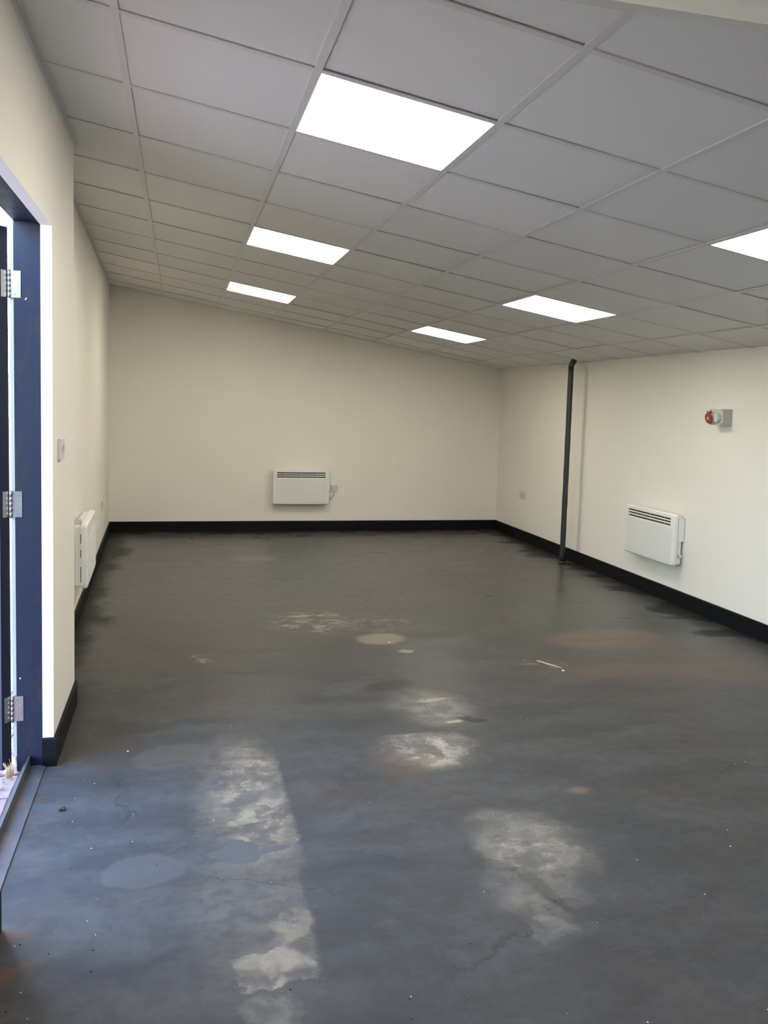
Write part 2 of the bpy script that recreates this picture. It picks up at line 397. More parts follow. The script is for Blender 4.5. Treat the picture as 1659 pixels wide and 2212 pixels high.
def wall_prism(bm, a, bpt, nrm, th, extra=0.12):
    """vertical wall from a to bpt (xy), inner face on that line, thickness th along nrm, top follows the ceiling"""
    (x0, y0), (x1, y1) = a, bpt
    q = [(x0, y0), (x1, y1), (x1 + nrm[0] * th, y1 + nrm[1] * th), (x0 + nrm[0] * th, y0 + nrm[1] * th)]
    loft(bm, [[(x, y, -0.1) for x, y in q], [(x, y, ceil_z(x) + extra) for x, y in q]])
b = nb()
zt = ceil_z(XN) + 0.12
# lining layer with the plastered reveal opening
box(b, XN - 0.042, XN, YB, DY0, -0.1, zt); box(b, XN - 0.042, XN, DY1, YS, -0.1, zt); box(b, XN - 0.042, XN, DY0, DY1, DZ, zt)
# outer layer, opening wide enough for the frame
box(b, XO, XN - 0.042, YB, DY0 - 0.07, -0.1, zt); box(b, XO, XN - 0.042, DY1 + 0.07, YS, -0.1, zt); box(b, XO, XN - 0.042, DY0 - 0.07, DY1 + 0.07, DZ + 0.07, zt)
struct(obj('wall_left', b, 'wall'), 'cream painted wall section with the open navy door', 'wall')
b = nb(); wall_prism(b, (XL0, YS), (XL1, D), (-1, 0), 0.1)
struct(obj('wall_left_recess', b, 'wall'), 'set-back cream wall between the door wall and the far corner', 'wall')
b = nb(); wall_prism(b, (XL1 - 0.1, D), (XR + 0.1, D), (0, 1), 0.1)
struct(obj('wall_back', b, 'wall'), 'cream far wall under the sloping ceiling', 'wall')
b = nb(); wall_prism(b, (XR, YB), (XR, D), (1, 0), 0.1)
struct(obj('wall_right', b, 'wall'), 'cream low wall on the right behind the charcoal pipe', 'wall')
b = nb(); WX0, WX1, WZ0, WZ1 = 0.5, 1.3, 1.25, 2.0
wall_prism(b, (XO, YB), (WX0, YB), (0, -1), 0.1); wall_prism(b, (WX1, YB), (XR + 0.1, YB), (0, -1), 0.1)
box(b, WX0, WX1, YB - 0.1, YB, -0.1, WZ0)
loft(b, [[(x, y, WZ1) for x, y in ((WX0, YB - 0.1), (WX1, YB - 0.1), (WX1, YB), (WX0, YB))], [(x, y, ceil_z(x) + 0.12) for x, y in ((WX0, YB - 0.1), (WX1, YB - 0.1), (WX1, YB), (WX0, YB))]])
struct(obj('wall_front', b, 'wall'), 'cream wall behind the viewer', 'wall')

win = bpy.data.objects.new('window_1', None); C.objects.link(win); win.location = (WX0, YB - 0.05, WZ0)  # unseen window, added so daylight reaches the fascia board
struct(win, 'navy framed window in the wall behind the viewer', 'window')
b = nb(); ww, wh, k = WX1 - WX0, WZ1 - WZ0, 0.05
for a in ((0.002, ww - 0.002, 0.002, k), (0.002, ww - 0.002, wh - k, wh - 0.002), (0.002, k, k, wh - k), (ww - k, ww - 0.002, k, wh - k), (ww / 2 - k / 2, ww / 2 + k / 2, k, wh - k)):
    box(b, a[0], a[1], -0.03, 0.03, a[2], a[3])
obj('window_frame', b, 'navy', win)
for a in ((k, ww / 2 - k / 2), (ww / 2 + k / 2, ww - k)): obox('pane', 'glass', win, a[0] + 0.001, a[1] - 0.001, -0.004, 0.004, k + 0.001, wh - k - 0.001)

# bulkhead: level boxed beam across the sloping ceiling, seen at the top right
b = nb(); zb = 2.20; xe = (zb + 0.0 - CZ) / CS
y0, y1 = 1.372, 1.400
loft(b, [[(XN, y0, zb), (xe, y0, zb), (XN, y0, ceil_z(XN) - 0.002)], [(XN, y1, zb), (xe, y1, zb), (XN, y1, ceil_z(XN) - 0.002)]])
struct(obj('ceiling_bulkhead', b, 'bulkhead'), 'pale smooth fascia board hanging below the ceiling tiles', 'bulkhead')

# ------------------------------------------------------------------ skirting boards
def skirt(name, pts, label):
    """pts: inner wall line; board 12 mm proud to the left-hand side of travel"""
    b = nb(); th = 0.012; P = [Vector((*p, 0)) for p in pts]; off = []
    for i, p in enumerate(P):
        ns = []
        if i > 0: d = (p - P[i - 1]).normalized(); ns.append(Vector((-d.y, d.x, 0)))
        if i < len(P) - 1: d = (P[i + 1] - p).normalized(); ns.append(Vector((-d.y, d.x, 0)))
        if len(ns) == 2:
            s = ns[0] + ns[1]; n = s / (s.length_squared / 2)
        else: n = ns[0]
        off.append(n)
    prof = [(0.0005, 0.0), (th, 0.0), (th, BBH - 0.006), (th - 0.006, BBH), (0.0005, BBH)]
    loft(b, [[(p.x + n.x * a, p.y + n.y * a, z) for a, z in prof] for p, n in zip(P, off)])
    return struct(obj(name, b, 'skirting'), label, 'skirting board')
skirt('baseboard_left', [(XL1, D - 0.002), (XL0, YS + 0.0), (XN, YS), (XN, DY1), (XN - 0.042, DY1)][::-1][::-1], 'black skirting board along the left wall, wrapping the corner by the door')
skirt('baseboard_back', [(XR, D), (XL1, D)], 'black skirting board along the far wall')
skirt('baseboard_right', [(XR, YB), (XR, D)], 'black skirting board along the right wall')
skirt('baseboard_left_near', [(XN, DY0), (XN, YB)], 'black skirting board on the near side of the door')

# ------------------------------------------------------------------ ceiling: slab, tees, tiles (built in the sloping plane)
ang = -math.atan(CS)
u_of = lambda x: x / cosS
b = nb(); box(b, u_of(-0.9), u_of(XR + 0.1), YB - 0.1, D + 0.1, 0.035, 0.12)
ceiling = obj('ceiling', b, 'slab'); ceiling.location = (0, 0, CZ); ceiling.rotation_euler = (0, ang, 0)
struct(ceiling, 'sloping suspended ceiling of square off-white tiles in a metal grid', 'ceiling')
U1 = u_of(X1G); UR = u_of(XR) - 0.005
NI, J0, J1 = 7, -9, 11
ulx = lambda y: u_of(XN if y < YS else xl_at(y))
FL = 0.012
# long tees run away from the viewer, cross tees between them
b = nb(); box(b, -FL, FL, YB, D - 0.004, -0.0015, 0.003); box(b, -0.001, 0.001, YB, D - 0.004, 0.003, 0.030)
mt = None
for i in range(NI):
    u = U1 + 0.6 * i
    if mt is None: o = mt = obj('main_tee', b, 'tee', ceiling)
    else:
        o = mt.copy(); C.objects.link(o); o.parent = ceiling
    o.location = (u, 0, 0)
b = nb(); box(b, -0.288, 0.288, -FL, FL, -0.001, 0.003); box(b, -0.288, 0.288, -0.001, 0.001, 0.003, 0.030)
ct = None
ys = [Y0G + 0.6 * j for j in range(J0, J1 + 1)]
for y in ys:
    if y < YB: continue
    for i in range(NI):
        ua = U1 + 0.6 * i
        if ua + 0.6 > UR:      # cut piece at the right wall
            o = obox('cross_tee', 'tee', ceiling, ua + FL, UR, y - FL, y + FL, -0.001, 0.003); continue
        if ct is None: o = ct = obj('cross_tee', b, 'tee', ceiling)
        else: o = ct.copy(); C.objects.link(o); o.parent = ceiling
        o.location = (ua + 0.3, y, 0)
    obox('cross_tee', 'tee', ceiling, ulx(y) + 0.004, U1 - FL, y - FL, y + FL, -0.001, 0.003)
lights = {(2, -5), (2, 0), (2, 4), (2, 8), (5, 0), (5, 4), (5, 8)}  # the cell behind the viewer holds an added panel
b = nb(); ht = 0.2965
v = box(b, -ht, ht, -ht, ht, 0.0, 0.012)
tp = None
for j in range(J0, J1 + 1):
    ya, yb = Y0G + 0.6 * j, Y0G + 0.6 * (j + 1)
    if yb < YB: continue
    ya_, yb_ = max(ya + 0.003, YB + 0.004), min(yb - 0.003, D - 0.006)
    for i in range(0, NI + 1):
        ua, ub = U1 + 0.6 * (i - 1), U1 + 0.6 * i
        if i >= 1 and (i, j) in lights: continue
        lift = 0.0031 + random.random() ** 3 * 0.003
        tilt = (random.uniform(-1, 1) * 0.003, random.uniform(-1, 1) * 0.003, random.uniform(-1, 1) * 0.002)
        lift += 0.3 * (abs(tilt[0]) + abs(tilt[1]))
        if 1 <= i <= NI - 1 and ya_ == ya + 0.003 and yb_ == yb - 0.003:
            if tp is None: o = tp = obj('ceiling_tile', b, 'tile', ceiling)
            else: o = tp.copy(); C.objects.link(o); o.parent = ceiling
            o.location = ((ua + ub) / 2, (ya + yb) / 2, lift); o.rotation_euler = tilt
        else:
            if i == 0:
                ub -= 0.003
                if ya_ < YS < yb_: pts = [(ulx(ya_) + .004, ya_), (ub, ya_), (ub, yb_), (ulx(yb_) + .004, yb_), (ulx(YS + .01) + .004, YS + .003), (ulx(ya_) + .004, YS + .003)]
                else: pts = [(ulx(ya_) + .004, ya_), (ub, ya_), (ub, yb_), (ulx(yb_) + .004, yb_)]
            else:
                ur = UR if i == NI else ub - 0.003
                pts = [(ua + 0.003, ya_), (ur, ya_), (ur, yb_), (ua + 0.003, yb_)]
            bb = nb(); poly_prism(bb, pts, 0.0032 + random.random() * 0.002, 0.016); obj('ceiling_tile', bb, 'tile', ceiling)
# edge trim against the door wall
b = nb(); box(b, u_of(XN) + 0.001, u_of(XN) + 0.022, YB, YS, -0.0012, 0.0025); box(b, u_of(XN) + 0.001, u_of(XN) + 0.004, YB, YS, -0.022, -0.0012)
o = obj('trim_1', b, 'tee'); o.location = (0, 0, CZ); o.rotation_euler = (0, ang, 0)
struct(o, 'grey metal edge trim where ceiling tiles meet the door wall', 'ceiling trim')
b = nb()
loft(b, [[(ulx(y) + 0.002, y, -0.001), (ulx(y) + 0.020, y, -0.001), (ulx(y) + 0.020, y, 0.0025), (ulx(y) + 0.002, y, 0.0025)] for y in (YS + 0.004, D - 0.004)])
o = obj('trim_2', b, 'tee'); o.location = (0, 0, CZ); o.rotation_euler = (0, ang, 0)
struct(o, 'grey metal edge trim where ceiling tiles meet the set-back wall', 'ceiling trim')

# light panels
LAB = {(2, 0): 'square lit ceiling panel nearest the viewer, largest in view', (2, 4): 'square lit ceiling panel on the left row, middle of its three',
       (2, 8): 'square lit ceiling panel on the left row, nearest the far wall', (5, 0): 'square lit ceiling panel cut off by the right edge of the view',
       (5, 4): 'square lit ceiling panel nearly above the charcoal pipe, middle of the right row', (5, 8): 'smallest square lit ceiling panel, right row by the far wall',
       (2, -5): 'square lit ceiling panel behind the viewer, beyond the fascia board'}  # extra out-of-view lamp, added to brighten the fascia
Rc = Matrix.Translation((0, 0, CZ)) @ Matrix.Rotation(ang, 4, 'Y')
fm = None
for (i, j), lab in LAB.items():
    t = thing('ceiling_light', lab, 'ceiling light', group='light panels in the ceiling')
    t.location = Rc @ Vector((U1 + 0.6 * (i - 1) + 0.3, Y0G + 0.6 * j + 0.3, 0)); t.rotation_euler = (0, ang, 0)
    if fm is None:
        b = nb(); h, w = 0.2965, 0.012
        for a in ((-h, h, -h, -h + w), (-h, h, h - w, h), (-h, -h + w, -h + w, h - w), (h - w, h, -h + w, h - w)): box(b, *a, 0.0032, 0.012)
        fo = obj('panel_frame', b, 'lens_white', t); fm = fo.data
        b = nb(); rr = rrect(2 * (h - w), 2 * (h - w), 0.008, 4)
        loft(b, [[(x, y, 0.0038) for x, y in rr], [(x, y, 0.009) for x, y in rr]])
        do = obj('diffuser', b, 'panel', t); dm = do.data
    else:
        fo = bpy.data.objects.new('panel_frame', fm); C.objects.link(fo); fo.parent = t
        do = bpy.data.objects.new('diffuser', dm); C.objects.link(do); do.parent = t

# ------------------------------------------------------------------ door
door = bpy.data.objects.new('door_1', None); C.objects.link(door); door.location = (-0.57, 2.98, 0)
struct(door, 'navy painted door and frame, leaf swung open outwards on three hinges', 'door')
W2L = Vector((0.57, -2.98, 0))
def dpart(name, b, mat, parent=None, label=None):
    for v in b.verts: v.co += W2L
    return obj(name, b, mat, parent or door, label=label)
XS = XN - 0.042
for nm, s, yj in (('far', 1, DY1), ('near', -1, DY0)):
    b = nb(); yy = lambda a, c: (yj + min(s * a, s * c), yj + max(s * a, s * c))
    box(b, XS - 0.022, XS - 0.001, *yy(0.002, 0.069), 0, DZ + 0.07)
    box(b, -0.625, XS - 0.0225, *yy(0.010, 0.069), -0.02, DZ + 0.07)
    dpart('door_jamb', b, 'navy')
b = nb(); box(b, XS - 0.022, XS - 0.001, DY0 + 0.0, DY1 - 0.0, DZ + 0.002, DZ + 0.069); box(b, -0.625, XS - 0.0225, DY0 - 0.009, DY1 + 0.009, DZ + 0.010, DZ + 0.069)
dpart('door_head', b, 'navy')
b = nb(); box(b, -0.6395, -0.6255, DY1 + 0.016, DY1 + 0.060, 0.04, DZ + 0.0)
dpart('seal_strip', b, 'seal', label='pale strip in the gap at the hinges')
A = Vector((-0.646, 3.545, 0)); e = Vector((-0.62, -0.785, 0)).normalized(); d = Vector((-e.y * -1, 0, 0))
d = Vector((e.y, -e.x, 0))
th = 0.046
b = nb()
def lp(s, a, z): q = A + d * s + e * a; return (q.x, q.y, z)
LW = 0.555
loft(b, [[lp(0, 0, z), lp(0, th, z), lp(LW, th, z), lp(LW, 0, z)] for z in (0.0, 2.135)])
leaf = dpart('door_leaf', b, 'navy')
b = nb()
loft(b, [[lp(0.12, th + 0.0005, z), lp(0.12, th + 0.006, z), lp(LW - 0.12, th + 0.006, z), lp(LW - 0.12, th + 0.0005, z)] for z in (0.12, 2.02)])
dpart('leaf_panel', b, 'navy', leaf)
b = nb(); zz = 1.02
p = A + d * (LW - 0.07) + e * th; q = p + e * 0.05
tube(b, [(p.x, p.y, zz), (q.x, q.y, zz), (q.x - d.x * 0.02, q.y - d.y * 0.02, zz), (q.x - d.x * 0.12, q.y - d.y * 0.12, zz)], 0.009)
dpart('lever_handle', b, 'steel', leaf)
b = nb(); A2 = Vector((-0.646, DY0 - 0.015, 0)); e2 = Vector((-0.17, 0.985, 0)).normalized(); d2 = Vector((-e2.y, e2.x, 0))  # second leaf, out of view, added to shade the wall beside the door
def lq(s_, a_, z): q = A2 + d2 * s_ + e2 * a_; return (q.x, q.y, z)
loft(b, [[lq(0, 0, z), lq(0, th, z), lq(LW, th, z), lq(LW, 0, z)] for z in (0.0, 2.135)])
added_leaf = dpart('door_leaf', b, 'navy')
b = nb()
loft(b, [[lq(0.10, th + 0.0005, z), lq(0.10, th + 0.006, z), lq(LW - 0.10, th + 0.006, z), lq(LW - 0.10, th + 0.0005, z)] for z in (0.12, 2.02)])
dpart('leaf_panel', b, 'navy', added_leaf)
for hz in (1.920, 1.067, 0.241):
    hh = 0.051; b = nb()
    ya = DY1 + 0.010
    box(b, -0.634, -0.599, ya - 0.0025, ya, hz - hh, hz + hh)
    kx, ky = -0.640, ya - 0.004
    for k in range(5):
        cyl(b, (kx, ky, hz - hh + k * 0.0204 + 0.0006), (kx, ky, hz - hh + (k + 1) * 0.0204 - 0.0006), 0.0065, 14, 0.0008)
    cyl(b, (kx, ky, hz - hh - 0.004), (kx, ky, hz + hh + 0.004), 0.004, 12)
    a0 = A - d * 0.0004; a1 = A - d * 0.0026
    P = [a0 + e * 0.001, a0 + e * 0.034, a1 + e * 0.034, a1 + e * 0.001]
    loft(b, [[(q.x, q.y, z) for q in P] for z in (hz - hh, hz + hh)])
    hg = dpart('hinge', b, 'steel', label='bright steel butt hinge')
    for sx, sz in ((-0.625, 0.036), (-0.608, 0.013), (-0.608, -0.013), (-0.622, -0.038)):
        b = nb(); cyl(b, (sx, ya - 0.0025, hz + sz), (sx, ya - 0.0042, hz + sz), 0.0045, 12, 0.0006)
        dpart('screw', b, 'screw', hg)
b = nb(); box(b, XO + 0.051, XS + 0.012, DY0 + 0.001, DY1 - 0.001, 0.0005, 0.005)
dpart('threshold_plate', b, 'alu')
b = nb(); box(b, XO + 0.058, XO + 0.066, DY0 + 0.0, DY1 + 0.008, 0.005, 0.042)
box(b, XO + 0.040, XO + 0.058, DY0 + 0.0, DY1 + 0.008, -0.06, 0.010)
dpart('weather_bar', b, 'alu')

# ------------------------------------------------------------------ outside ground with pavers
b = nb(); box(b, -60, XO + 0.035, -60, 60, -0.30, -0.075); box(b, XO + 0.036, 60, -60, YB - 0.15, -0.30, -0.075)
ground = struct(obj('ground_outside', b, 'soil'), 'reddish paved ground outside the door', 'ground')
pv = None
for r in range(15):
    for c in range(15):
        x = XO + 0.03 - 0.055 - 0.105 * r; y = 2.0 + 0.205 * c + (0.1 if r % 2 else 0)
        if pv is None:
            b = nb(); loft(b, [[(sx * (0.048 - k), sy * (0.098 - k), z) for sx, sy in ((-1, -1), (1, -1), (1, 1), (-1, 1))] for z, k in ((-0.045, 0), (-0.004, 0), (0.0, 0.004))])
            o = pv = obj('paver', b, 'paver', ground)
        else: o = pv.copy(); C.objects.link(o); o.parent = ground
        o.location = (x, y, -0.030 + random.uniform(-0.003, 0.003)); o.rotation_euler = (random.uniform(-.015, .015), random.uniform(-.015, .015), random.uniform(-.02, .02))
b = nb()
for k in range(420):
    x = XO - 0.02 - random.random() ** 1.6 * 0.6; y = random.uniform(2.3, 4.0); s = random.uniform(0.003, 0.012); a = random.uniform(0, 6.28)
    z = -0.026 + random.uniform(0, 0.004); h = random.uniform(0.0015, 0.005)
    pts = [(x + s * math.cos(a + q) * (0.4 if i % 2 else 1), y + s * math.sin(a + q) * (0.4 if i % 2 else 1)) for i, q in enumerate((0, 1.2, 2.6, 3.9, 5.2))]
    poly_prism(b, pts, z, z + h)
o = obj('leaf_litter', b, 'litter'); o['kind'] = 'stuff'; o['label'] = 'dry brown leaf litter and grit scattered on the outside paving'; o['category'] = 'litter'
b = nb()
for k in range(46):
    x0, y0_ = -0.645 + random.uniform(-0.012, 0.010), 3.512 + random.uniform(-0.02, 0.012)
    h = random.uniform(0.01, 0.07); dx, dy = random.uniform(-0.02, 0.02), random.uniform(-0.02, 0.01)
    tube(b, [(x0, y0_, -0.026), (x0 + dx * 0.4, y0_ + dy * 0.4, -0.026 + h * 0.6), (x0 + dx, y0_ + dy, -0.026 + h)], [0.0012, 0.0011, 0.0005], 4)
o = obj('straw_tuft', b, 'straw'); o['label'] = 'small tuft of dry straw at the foot of the door hinge gap'; o['category'] = 'straw'

# ------------------------------------------------------------------ panel heaters
def heater(label, loc, rz, w, h, dep, ribs=False, knob=1):
    t = thing('panel_heater', label, 'heater', loc, rz, 'wall heaters')
    # front shell with a real opening for the outlet grille
    b = nb(); r = 0.026
    def outl(k): return [(x, z) for x, z in rrect(w - 2 * k, h - 2 * k, max(r - k, 0.004), 7)]
    yf = -dep
    rings = [(0.0, yf + 0.036), (0.0, yf + 0.012), (0.0025, yf + 0.006), (0.007, yf + 0.002), (0.012, yf)]
    vs = [[b.verts.new((x, y, z)) for x, z in outl(k)] for k, y in rings]
    n = len(vs[0])
    for a, c in zip(vs, vs[1:]):
        for i in range(n): b.faces.new((a[i], a[(i + 1) % n], c[(i + 1) % n], c[i])).smooth = True
    gx = w / 2 - 0.048; gt = h / 2 - 0.034; gb = h / 2 - 0.094; wi = w / 2 - 0.012
    inner = outl(0.012)
    top = [(x, z) for x, z in inner if z > gt + 1e-6]; bot = [(x, z) for x, z in inner if z < gb - 1e-6]
    top = sorted(top, key=lambda q: math.atan2(q[1] - gt, q[0])); bot = sorted(bot, key=lambda q: math.atan2(q[1] - gb, q[0]))
    def ngon(pts): b.faces.new([b.verts.new((x, yf, z)) for x, z in pts])
    ngon([(wi, gt)] + top + [(-wi, gt)]); ngon([(-wi, gb)] + bot + [(wi, gb)])
    ngon([(gx, gb), (wi, gb), (wi, gt), (gx, gt)]); ngon([(-wi, gb), (-gx, gb), (-gx, gt), (-wi, gt)])
    # lips of the opening
    for a, c in (((-gx, gb), (gx, gb)), ((gx, gb), (gx, gt)), ((gx, gt), (-gx, gt)), ((-gx, gt), (-gx, gb))):
        b.faces.new([b.verts.new(p) for p in ((a[0], yf, a[1]), (c[0], yf, c[1]), (c[0], yf + 0.015, c[1]), (a[0], yf + 0.015, a[1]))])
    shell = obj('front_shell', b, 'heater', t)
    # back of shell lip
    b = nb(); k = 0.010
    loft(b, [[(x, y, z) for x, z in rrect(w - 2 * kk, h - 2 * kk, 0.016, 4)] for kk, y in ((k, yf + 0.034), (k, -0.026), (k + 0.006, -0.020))])
    obj('back_case', b, 'heater', t)
    # vertical seam shadow gap slots on the sides
    for s in (-1, 1):
        for za, zb_ in ((-0.40, -0.16), (-0.02, 0.10), (0.20, 0.34)):
            obox('side_slot', 'cavity', t, s * (w / 2 - 0.0104) - 0.0006, s * (w / 2 - 0.0104) + 0.0006, yf + 0.0365, yf + 0.041, za * h, zb_ * h)
    b = nb(); box(b, -gx + 0.001, gx - 0.001, yf + 0.0155, yf + 0.030, gb + 0.001, gt - 0.001); obj('grille_cavity', b, 'cavity', t)
    # three dark outlet slots between two slats
    for q in range(2):
        zc = gt - 0.0185 - q * 0.0230
        obox('louvre_slat', 'heater', t, -gx + 0.0005, gx - 0.0005, yf + 0.001, yf + 0.0140, zc - 0.0052, zc + 0.0052)
    for xq in (-gx * 0.66, 0.0, gx * 0.66):
        obox('grille_divider', 'heater', t, xq - 0.0008, xq + 0.0008, yf + 0.0142, yf + 0.0153, gb + 0.001, gt - 0.001)
    # flat lower panel, slightly proud
    pw, pz0, pz1 = w - 0.05, -h / 2 + 0.022, gb - 0.012
    b = nb()
    loft(b, [[(x, y, z + (pz0 + pz1) / 2) for x, z in rrect(pw - 2 * kk, pz1 - pz0 - 2 * kk, 0.012, 4)] for kk, y in ((0, yf + 0.0), (0, yf - 0.0008), (0.002, yf - 0.0022))])
    fp = obj('front_panel', b, 'heater_panel', t)
    if ribs:
        nr = 24
        for q in range(nr):
            xx = -pw / 2 + 0.02 + (pw - 0.04) * q / (nr - 1)
            b = nb(); zz0, zz1 = pz0 + 0.012, pz1 - 0.012; yq = yf - 0.0022
            loft(b, [[(xx - 0.006, yq, z), (xx - 0.0025, yq - 0.0035, z), (xx + 0.0025, yq - 0.0035, z), (xx + 0.006, yq, z)] for z in (zz0, zz1)])
            obj('panel_rib', b, 'heater_panel', fp)
    # wall brackets, foot pegs, thermostat
    for s in (-1, 1):
        b = nb(); x = s * w * 0.40
        box(b, x - 0.018, x + 0.018, -0.022, -0.0005, -h * 0.36, h * 0.36); obj('wall_bracket', b, 'plastic', t)
        b = nb(); x = s * w * 0.18; box(b, x - 0.006, x + 0.006, yf + 0.045, yf + 0.058, -h / 2 - 0.002, -h / 2 + 0.014); obj('foot_peg', b, 'cable', t)
    s = knob
    b = nb(); zk = -h * 0.30
    cyl(b, (s * (w / 2 - 0.012), -0.036, zk), (s * (w / 2 + 0.016), -0.036, zk), 0.0125, 18, 0.002); obj('thermostat_knob', b, 'plastic', t)
    b = nb(); box(b, *(sorted((s * (w / 2 - 0.0095), s * (w / 2 - 0.003)))), -0.060, -0.006, -h * 0.02, h * 0.42); obj('control_cover', b, 'heater', t)
    return t
H = 0.405
hb = heater('white panel heater low on the far wall, cable to a switch plate', (1.366, D, 0.521), 0, 0.655, H, 0.10)
b = nb()
cpts = []
for k in range(13):
    f = k / 12
    cpts.append((0.400 + (0.318 - 0.400) * (f ** 1.7), -0.010 - 0.028 * math.sin(f * 1.57), -0.058 - (0.150 - 0.058) * (1 - (1 - f) ** 1.7)))
tube(b, cpts, 0.0045); obj('power_cable', b, 'cable', hb)
hr = heater('white panel heater on the right wall below the red socket', (XR, 6.07, 0.517), -math.pi / 2, 0.735, H, 0.10)
b = nb(); tube(b, [(-0.352, -0.03, 0.02), (-0.372, -0.03, 0.012), (-0.384, -0.026, -0.02), (-0.376, -0.022, -0.055), (-0.354, -0.02, -0.07)], 0.0045); obj('power_cable', b, 'cable', hr)
xw = xl_at(5.73); tl = math.atan((XL1 - XL0) / (D - YS))
hl = heater('white ribbed panel heater on the left set-back wall, seen edge-on', (xw, 5.73, 0.515), math.pi / 2 - tl, 0.69, H, 0.098, ribs=True, knob=1)
b = nb(); box(b, -0.30, -0.22, -0.055, -0.002, H / 2 - 0.012, H / 2 + 0.022); obj('top_bracket', b, 'plastic', hl)
b = nb(); cyl(b, (-0.26, -0.030, H / 2 + 0.0215), (-0.26, -0.030, H / 2 + 0.0230), 0.010, 14); obj('bracket_hole', b, 'cavity', hl)

# ------------------------------------------------------------------ small wall fittings
def plate(name, label, cat, loc, rz, w, h, dep, kind):
    t = thing(name, label, cat, loc, rz)
    b = nb()
    loft(b, [[(x, y, z) for x, z in rrect(w - 2 * k, h - 2 * k, 0.005, 3)] for k, y in ((0, -0.0005), (0, -dep + 0.003), (0.003, -dep))])
    obj('face_plate', b, 'plastic', t)
    if kind == 'switch':
        b = nb(); P = [(-dep + 0.0, 0.016), (-dep - 0.006, 0.014), (-dep - 0.001, -0.016), (-dep, -0.016)]
        loft(b, [[(x, y, z) for y, z in P] for x in (-0.011, 0.011)]); obj('rocker', b, 'plastic', t)
    if kind == 'spur':
        obox('rocker', 'plastic', t, 0.006, 0.020, -dep - 0.003, -dep, -0.010, 0.012)
        obox('neon_indicator', 'cable', t, 0.010, 0.016, -dep - 0.0038, -dep - 0.003, 0.004, 0.009)
        obox('fuse_holder', 'cable', t, -0.026, -0.014, -dep - 0.0015, -dep, -0.006, 0.010)
    if kind == 'socket':
        for s in (-1, 1):
            for a in ((-0.003, 0.003, 0.002, 0.010), (-0.013, -0.006, -0.014, -0.010), (0.006, 0.013, -0.014, -0.010)):
                obox('pin_slot', 'cavity', t, s * 0.034 + a[0], s * 0.034 + a[1], -dep - 0.0004, -dep + 0.001, a[2], a[3])
            obox('rocker', 'plastic', t, s * 0.012 - 0.005, s * 0.012 + 0.005, -dep - 0.003, -dep, 0.016, 0.030)
    for s in (-1, 1):
        b = nb(); cyl(b, (s * w * 0.41, -dep + 0.0002, 0), (s * w * 0.41, -dep - 0.0012, 0), 0.0035, 10); obj('screw', b, 'screw', t)
    return t
plate('fused_switch', 'small square switch plate beside the far wall heater', 'switch', (1.764, D, 0.498), 0, 0.084, 0.080, 0.012, 'spur')
plate('power_socket', 'double socket plate on the right wall between far corner and pipe', 'socket', (XR, 8.866, 0.517), -math.pi / 2, 0.146, 0.086, 0.011, 'socket')
plate('light_switch', 'pale light switch on the wall beside the door', 'switch', (XN, 3.715, 1.277), math.pi / 2, 0.100, 0.088, 0.016, 'switch')
plate('power_socket', 'faint cream socket plate on the set-back wall close to the far corner', 'socket', (xl_at(8.4), 8.4, 0.46), math.pi / 2 - tl, 0.146, 0.086, 0.008, 'socket')

# red three-phase socket with isolator, on the right wall
t = thing('industrial_socket', 'grey boxed industrial socket with red flap and rotary switch, high on right wall', 'socket', (XR, 5.295, 1.477), -math.pi / 2)
bw, bh, bd = 0.150, 0.115, 0.078
b = nb(); loft(b, [[(x, y, z) for x, z in rrect(bw - 2 * k, bh - 2 * k, 0.007, 4)] for k, y in ((0, -0.0005), (0, -bd + 0.006))]); obj('enclosure', b, 'box_grey', t)
b = nb(); loft(b, [[(x, y, z) for x, z in rrect(bw - 2 * k, bh - 2 * k, 0.007, 4)] for k, y in ((0.0, -bd + 0.0055), (0.0, -bd + 0.001), (0.002, -bd))]); obj('front_cover', b, 'box_front', t)
for sx in (-1, 1):
    for sz in (-1, 1):
        b = nb(); cyl(b, (sx * (bw / 2 - .009), -bd + .0005, sz * (bh / 2 - .009)), (sx * (bw / 2 - .009), -bd - .0015, sz * (bh / 2 - .009)), 0.0042, 10); obj('cover_screw', b, 'cavity', t)
# rotary isolator: octagonal plate and bar handle
b = nb(); cyl(b, (0.030, -bd - 0.0001, -0.008), (0.030, -bd - 0.007, -0.008), 0.034, 8, 0.002, ph=math.pi / 8); sw = obj('switch_plate', b, 'box_grey', t)
b = nb(); cyl(b, (0.030, -bd - 0.007, -0.008), (0.030, -bd - 0.014, -0.008), 0.022, 24, 0.002); obj('switch_boss', b, 'box_front', sw)
b = nb(); loft(b, [[(x + 0.030, y, z - 0.008) for x, z in rrect(0.016 - 2 * k, 0.060 - 2 * k, 0.0055, 4)] for k, y in ((0, -bd - 0.013), (0, -bd - 0.027), (0.002, -bd - 0.030))]); obj('switch_handle', b, 'lens_white', sw)
# socket collar pointing out and slightly down, red hinged lid
sx, sz = -0.036, -0.004; axd = Vector((0, -1, -0.18)).normalized(); c0 = Vector((sx, -bd + 0.001, sz))
b = nb(); cyl(b, c0, c0 + axd * 0.028, 0.036, 28, 0.002); obj('socket_collar', b, 'box_front', t)
b = nb(); cyl(b, c0 + axd * 0.0282, c0 + axd * 0.042, 0.040, 32, 0.004); lid = obj('socket_lid', b, 'red', t)
b = nb(); cyl(b, c0 + axd * 0.0421, c0 + axd * 0.0445, 0.013, 20, 0.001); obj('lid_badge', b, 'box_grey', lid)
b = nb(); q = c0 + axd * 0.036
loft(b, [[(q.x + x, q.y + y, q.z + 0.036 + z) for x, z in rrect(0.034, 0.030, 0.004, 3)] for y in (-0.008, 0.012)]); obj('lid_hinge', b, 'red_light', lid)

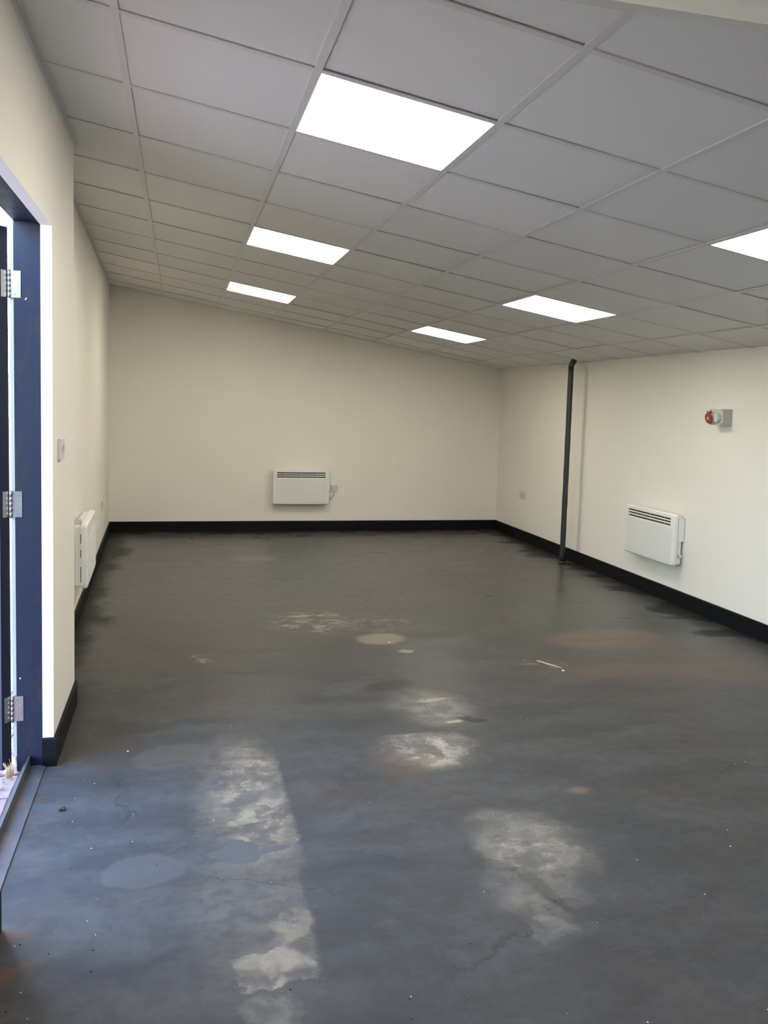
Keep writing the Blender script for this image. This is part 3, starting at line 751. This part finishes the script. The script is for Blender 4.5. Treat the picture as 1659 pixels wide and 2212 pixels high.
# ------------------------------------------------------------------ charcoal pipe
t = thing('downpipe', 'charcoal painted pipe standing from floor to ceiling near the right wall', 'pipe', (3.642, 7.487, 0))
zc = ceil_z(3.642)
b = nb(); pts = []; rad = []
for k in range(28):
    z = 0.012 + (zc - 0.075 - 0.012) * k / 27
    pts.append((0.0, 0.0, z)); rad.append(0.0262 + 0.0008 * math.sin(z * 23) + random.uniform(-0.0006, 0.0006))
tube(b, pts, rad, 16); obj('pipe_shaft', b, 'pipe', t)
b = nb(); z0 = zc - 0.078
tube(b, [(0, 0, z0), (0.0, 0, z0 + 0.012), (0.004, -0.004, z0 + 0.028), (0.012, -0.014, z0 + 0.050), (0.020, -0.024, z0 + 0.0715)], 0.0275, 16); obj('pipe_bend', b, 'pipe', t)
b = nb(); loft(b, [ring((0, 0, z), (0, 0, 1), r_, 24) for z, r_ in ((0.0005, 0.034), (0.014, 0.032), (0.020, 0.0285))], smooth=True); obj('floor_collar', b, 'pipe', t)

# ------------------------------------------------------------------ bits lying on the floor
def chips(name, mat, pts, label, flat):
    b = nb()
    for x, y, s in pts:
        a = random.uniform(0, 6.28); k = random.choice((4, 5, 5, 6))
        P = [(x + s * random.uniform(.55, 1) * math.cos(a + 6.283 * i / k), y + s * random.uniform(.55, 1) * math.sin(a + 6.283 * i / k)) for i in range(k)]
        poly_prism(b, P, 0.0002, max(0.0008, s * flat))
    o = obj(name, b, mat); o['kind'] = 'stuff'; o['label'] = label; o['category'] = 'debris'
def scatter(n, smin, smax):
    out = []
    while len(out) < n:
        x = -0.44 + random.random() ** 1.8 * 3.4; y = 1.7 + random.random() ** 1.5 * 4.2
        out.append((x, y, random.uniform(smin, smax)))
    return out
chips('paint_flakes', 'chip_white', scatter(70, 0.0010, 0.0032) + [(2.16, 4.36, 0.012), (1.30, 5.06, 0.010), (1.88, 2.45, 0.004), (-0.20, 3.62, 0.006)], 'tiny white paint flakes scattered over the dark floor', 0.2)
chips('dark_grit', 'chip_dark', scatter(110, 0.0010, 0.0030), 'tiny dark specks of grit scattered over the floor near the door', 0.7)
b = nb(); bmesh.ops.create_icosphere(b, subdivisions=3, radius=1.0)
for v in b.verts:
    p = v.co; f = 1 + 0.22 * math.sin(5 * p.x + 1) * math.cos(4 * p.y) + 0.12 * math.sin(9 * p.z + 3 * p.x)
    v.co = Vector((p.x * f * 0.013, p.y * f * 0.011, p.z * f * 0.006))
o = obj('dirt_clump', b, 'clod', loc=(-0.403, 3.13, 0.0062)); o['label'] = 'small dark clump of dirt on the floor in front of the threshold'; o['category'] = 'dirt'
# lifted flap of floor paint, mid floor
def flap(cx, cy, pts, label, hgt=0.012):
    b = nb(); n = len(pts); P = [(cx + x, cy + y) for x, y in pts]
    base = [b.verts.new((x, y, 0.0006 + (hgt * max(0.0, x - cx + 0.04) / 0.2 if i % 3 == 1 else 0.0004 * i))) for i, (x, y) in enumerate(P)]
    topv = [b.verts.new(v.co + Vector((0, 0, 0.0012))) for v in base]
    b.faces.new(base[::-1]); b.faces.new(topv)
    for i in range(n): b.faces.new((base[i], base[(i + 1) % n], topv[(i + 1) % n], topv[i]))
    bmesh.ops.triangulate(b, faces=[f for f in b.faces if len(f.verts) > 4])
    o = obj('peeling_paint', b, 'flap'); o['label'] = label; o['category'] = 'paint flake'; o['group'] = 'peeling floor paint'
flap(2.13, 4.47, [(-0.05, 0.09), (-0.035, 0.095), (0.0, 0.03), (0.045, -0.075), (0.02, -0.05), (-0.03, 0.03)], 'pale sliver of peeled paint pointing towards the right wall', 0.006)
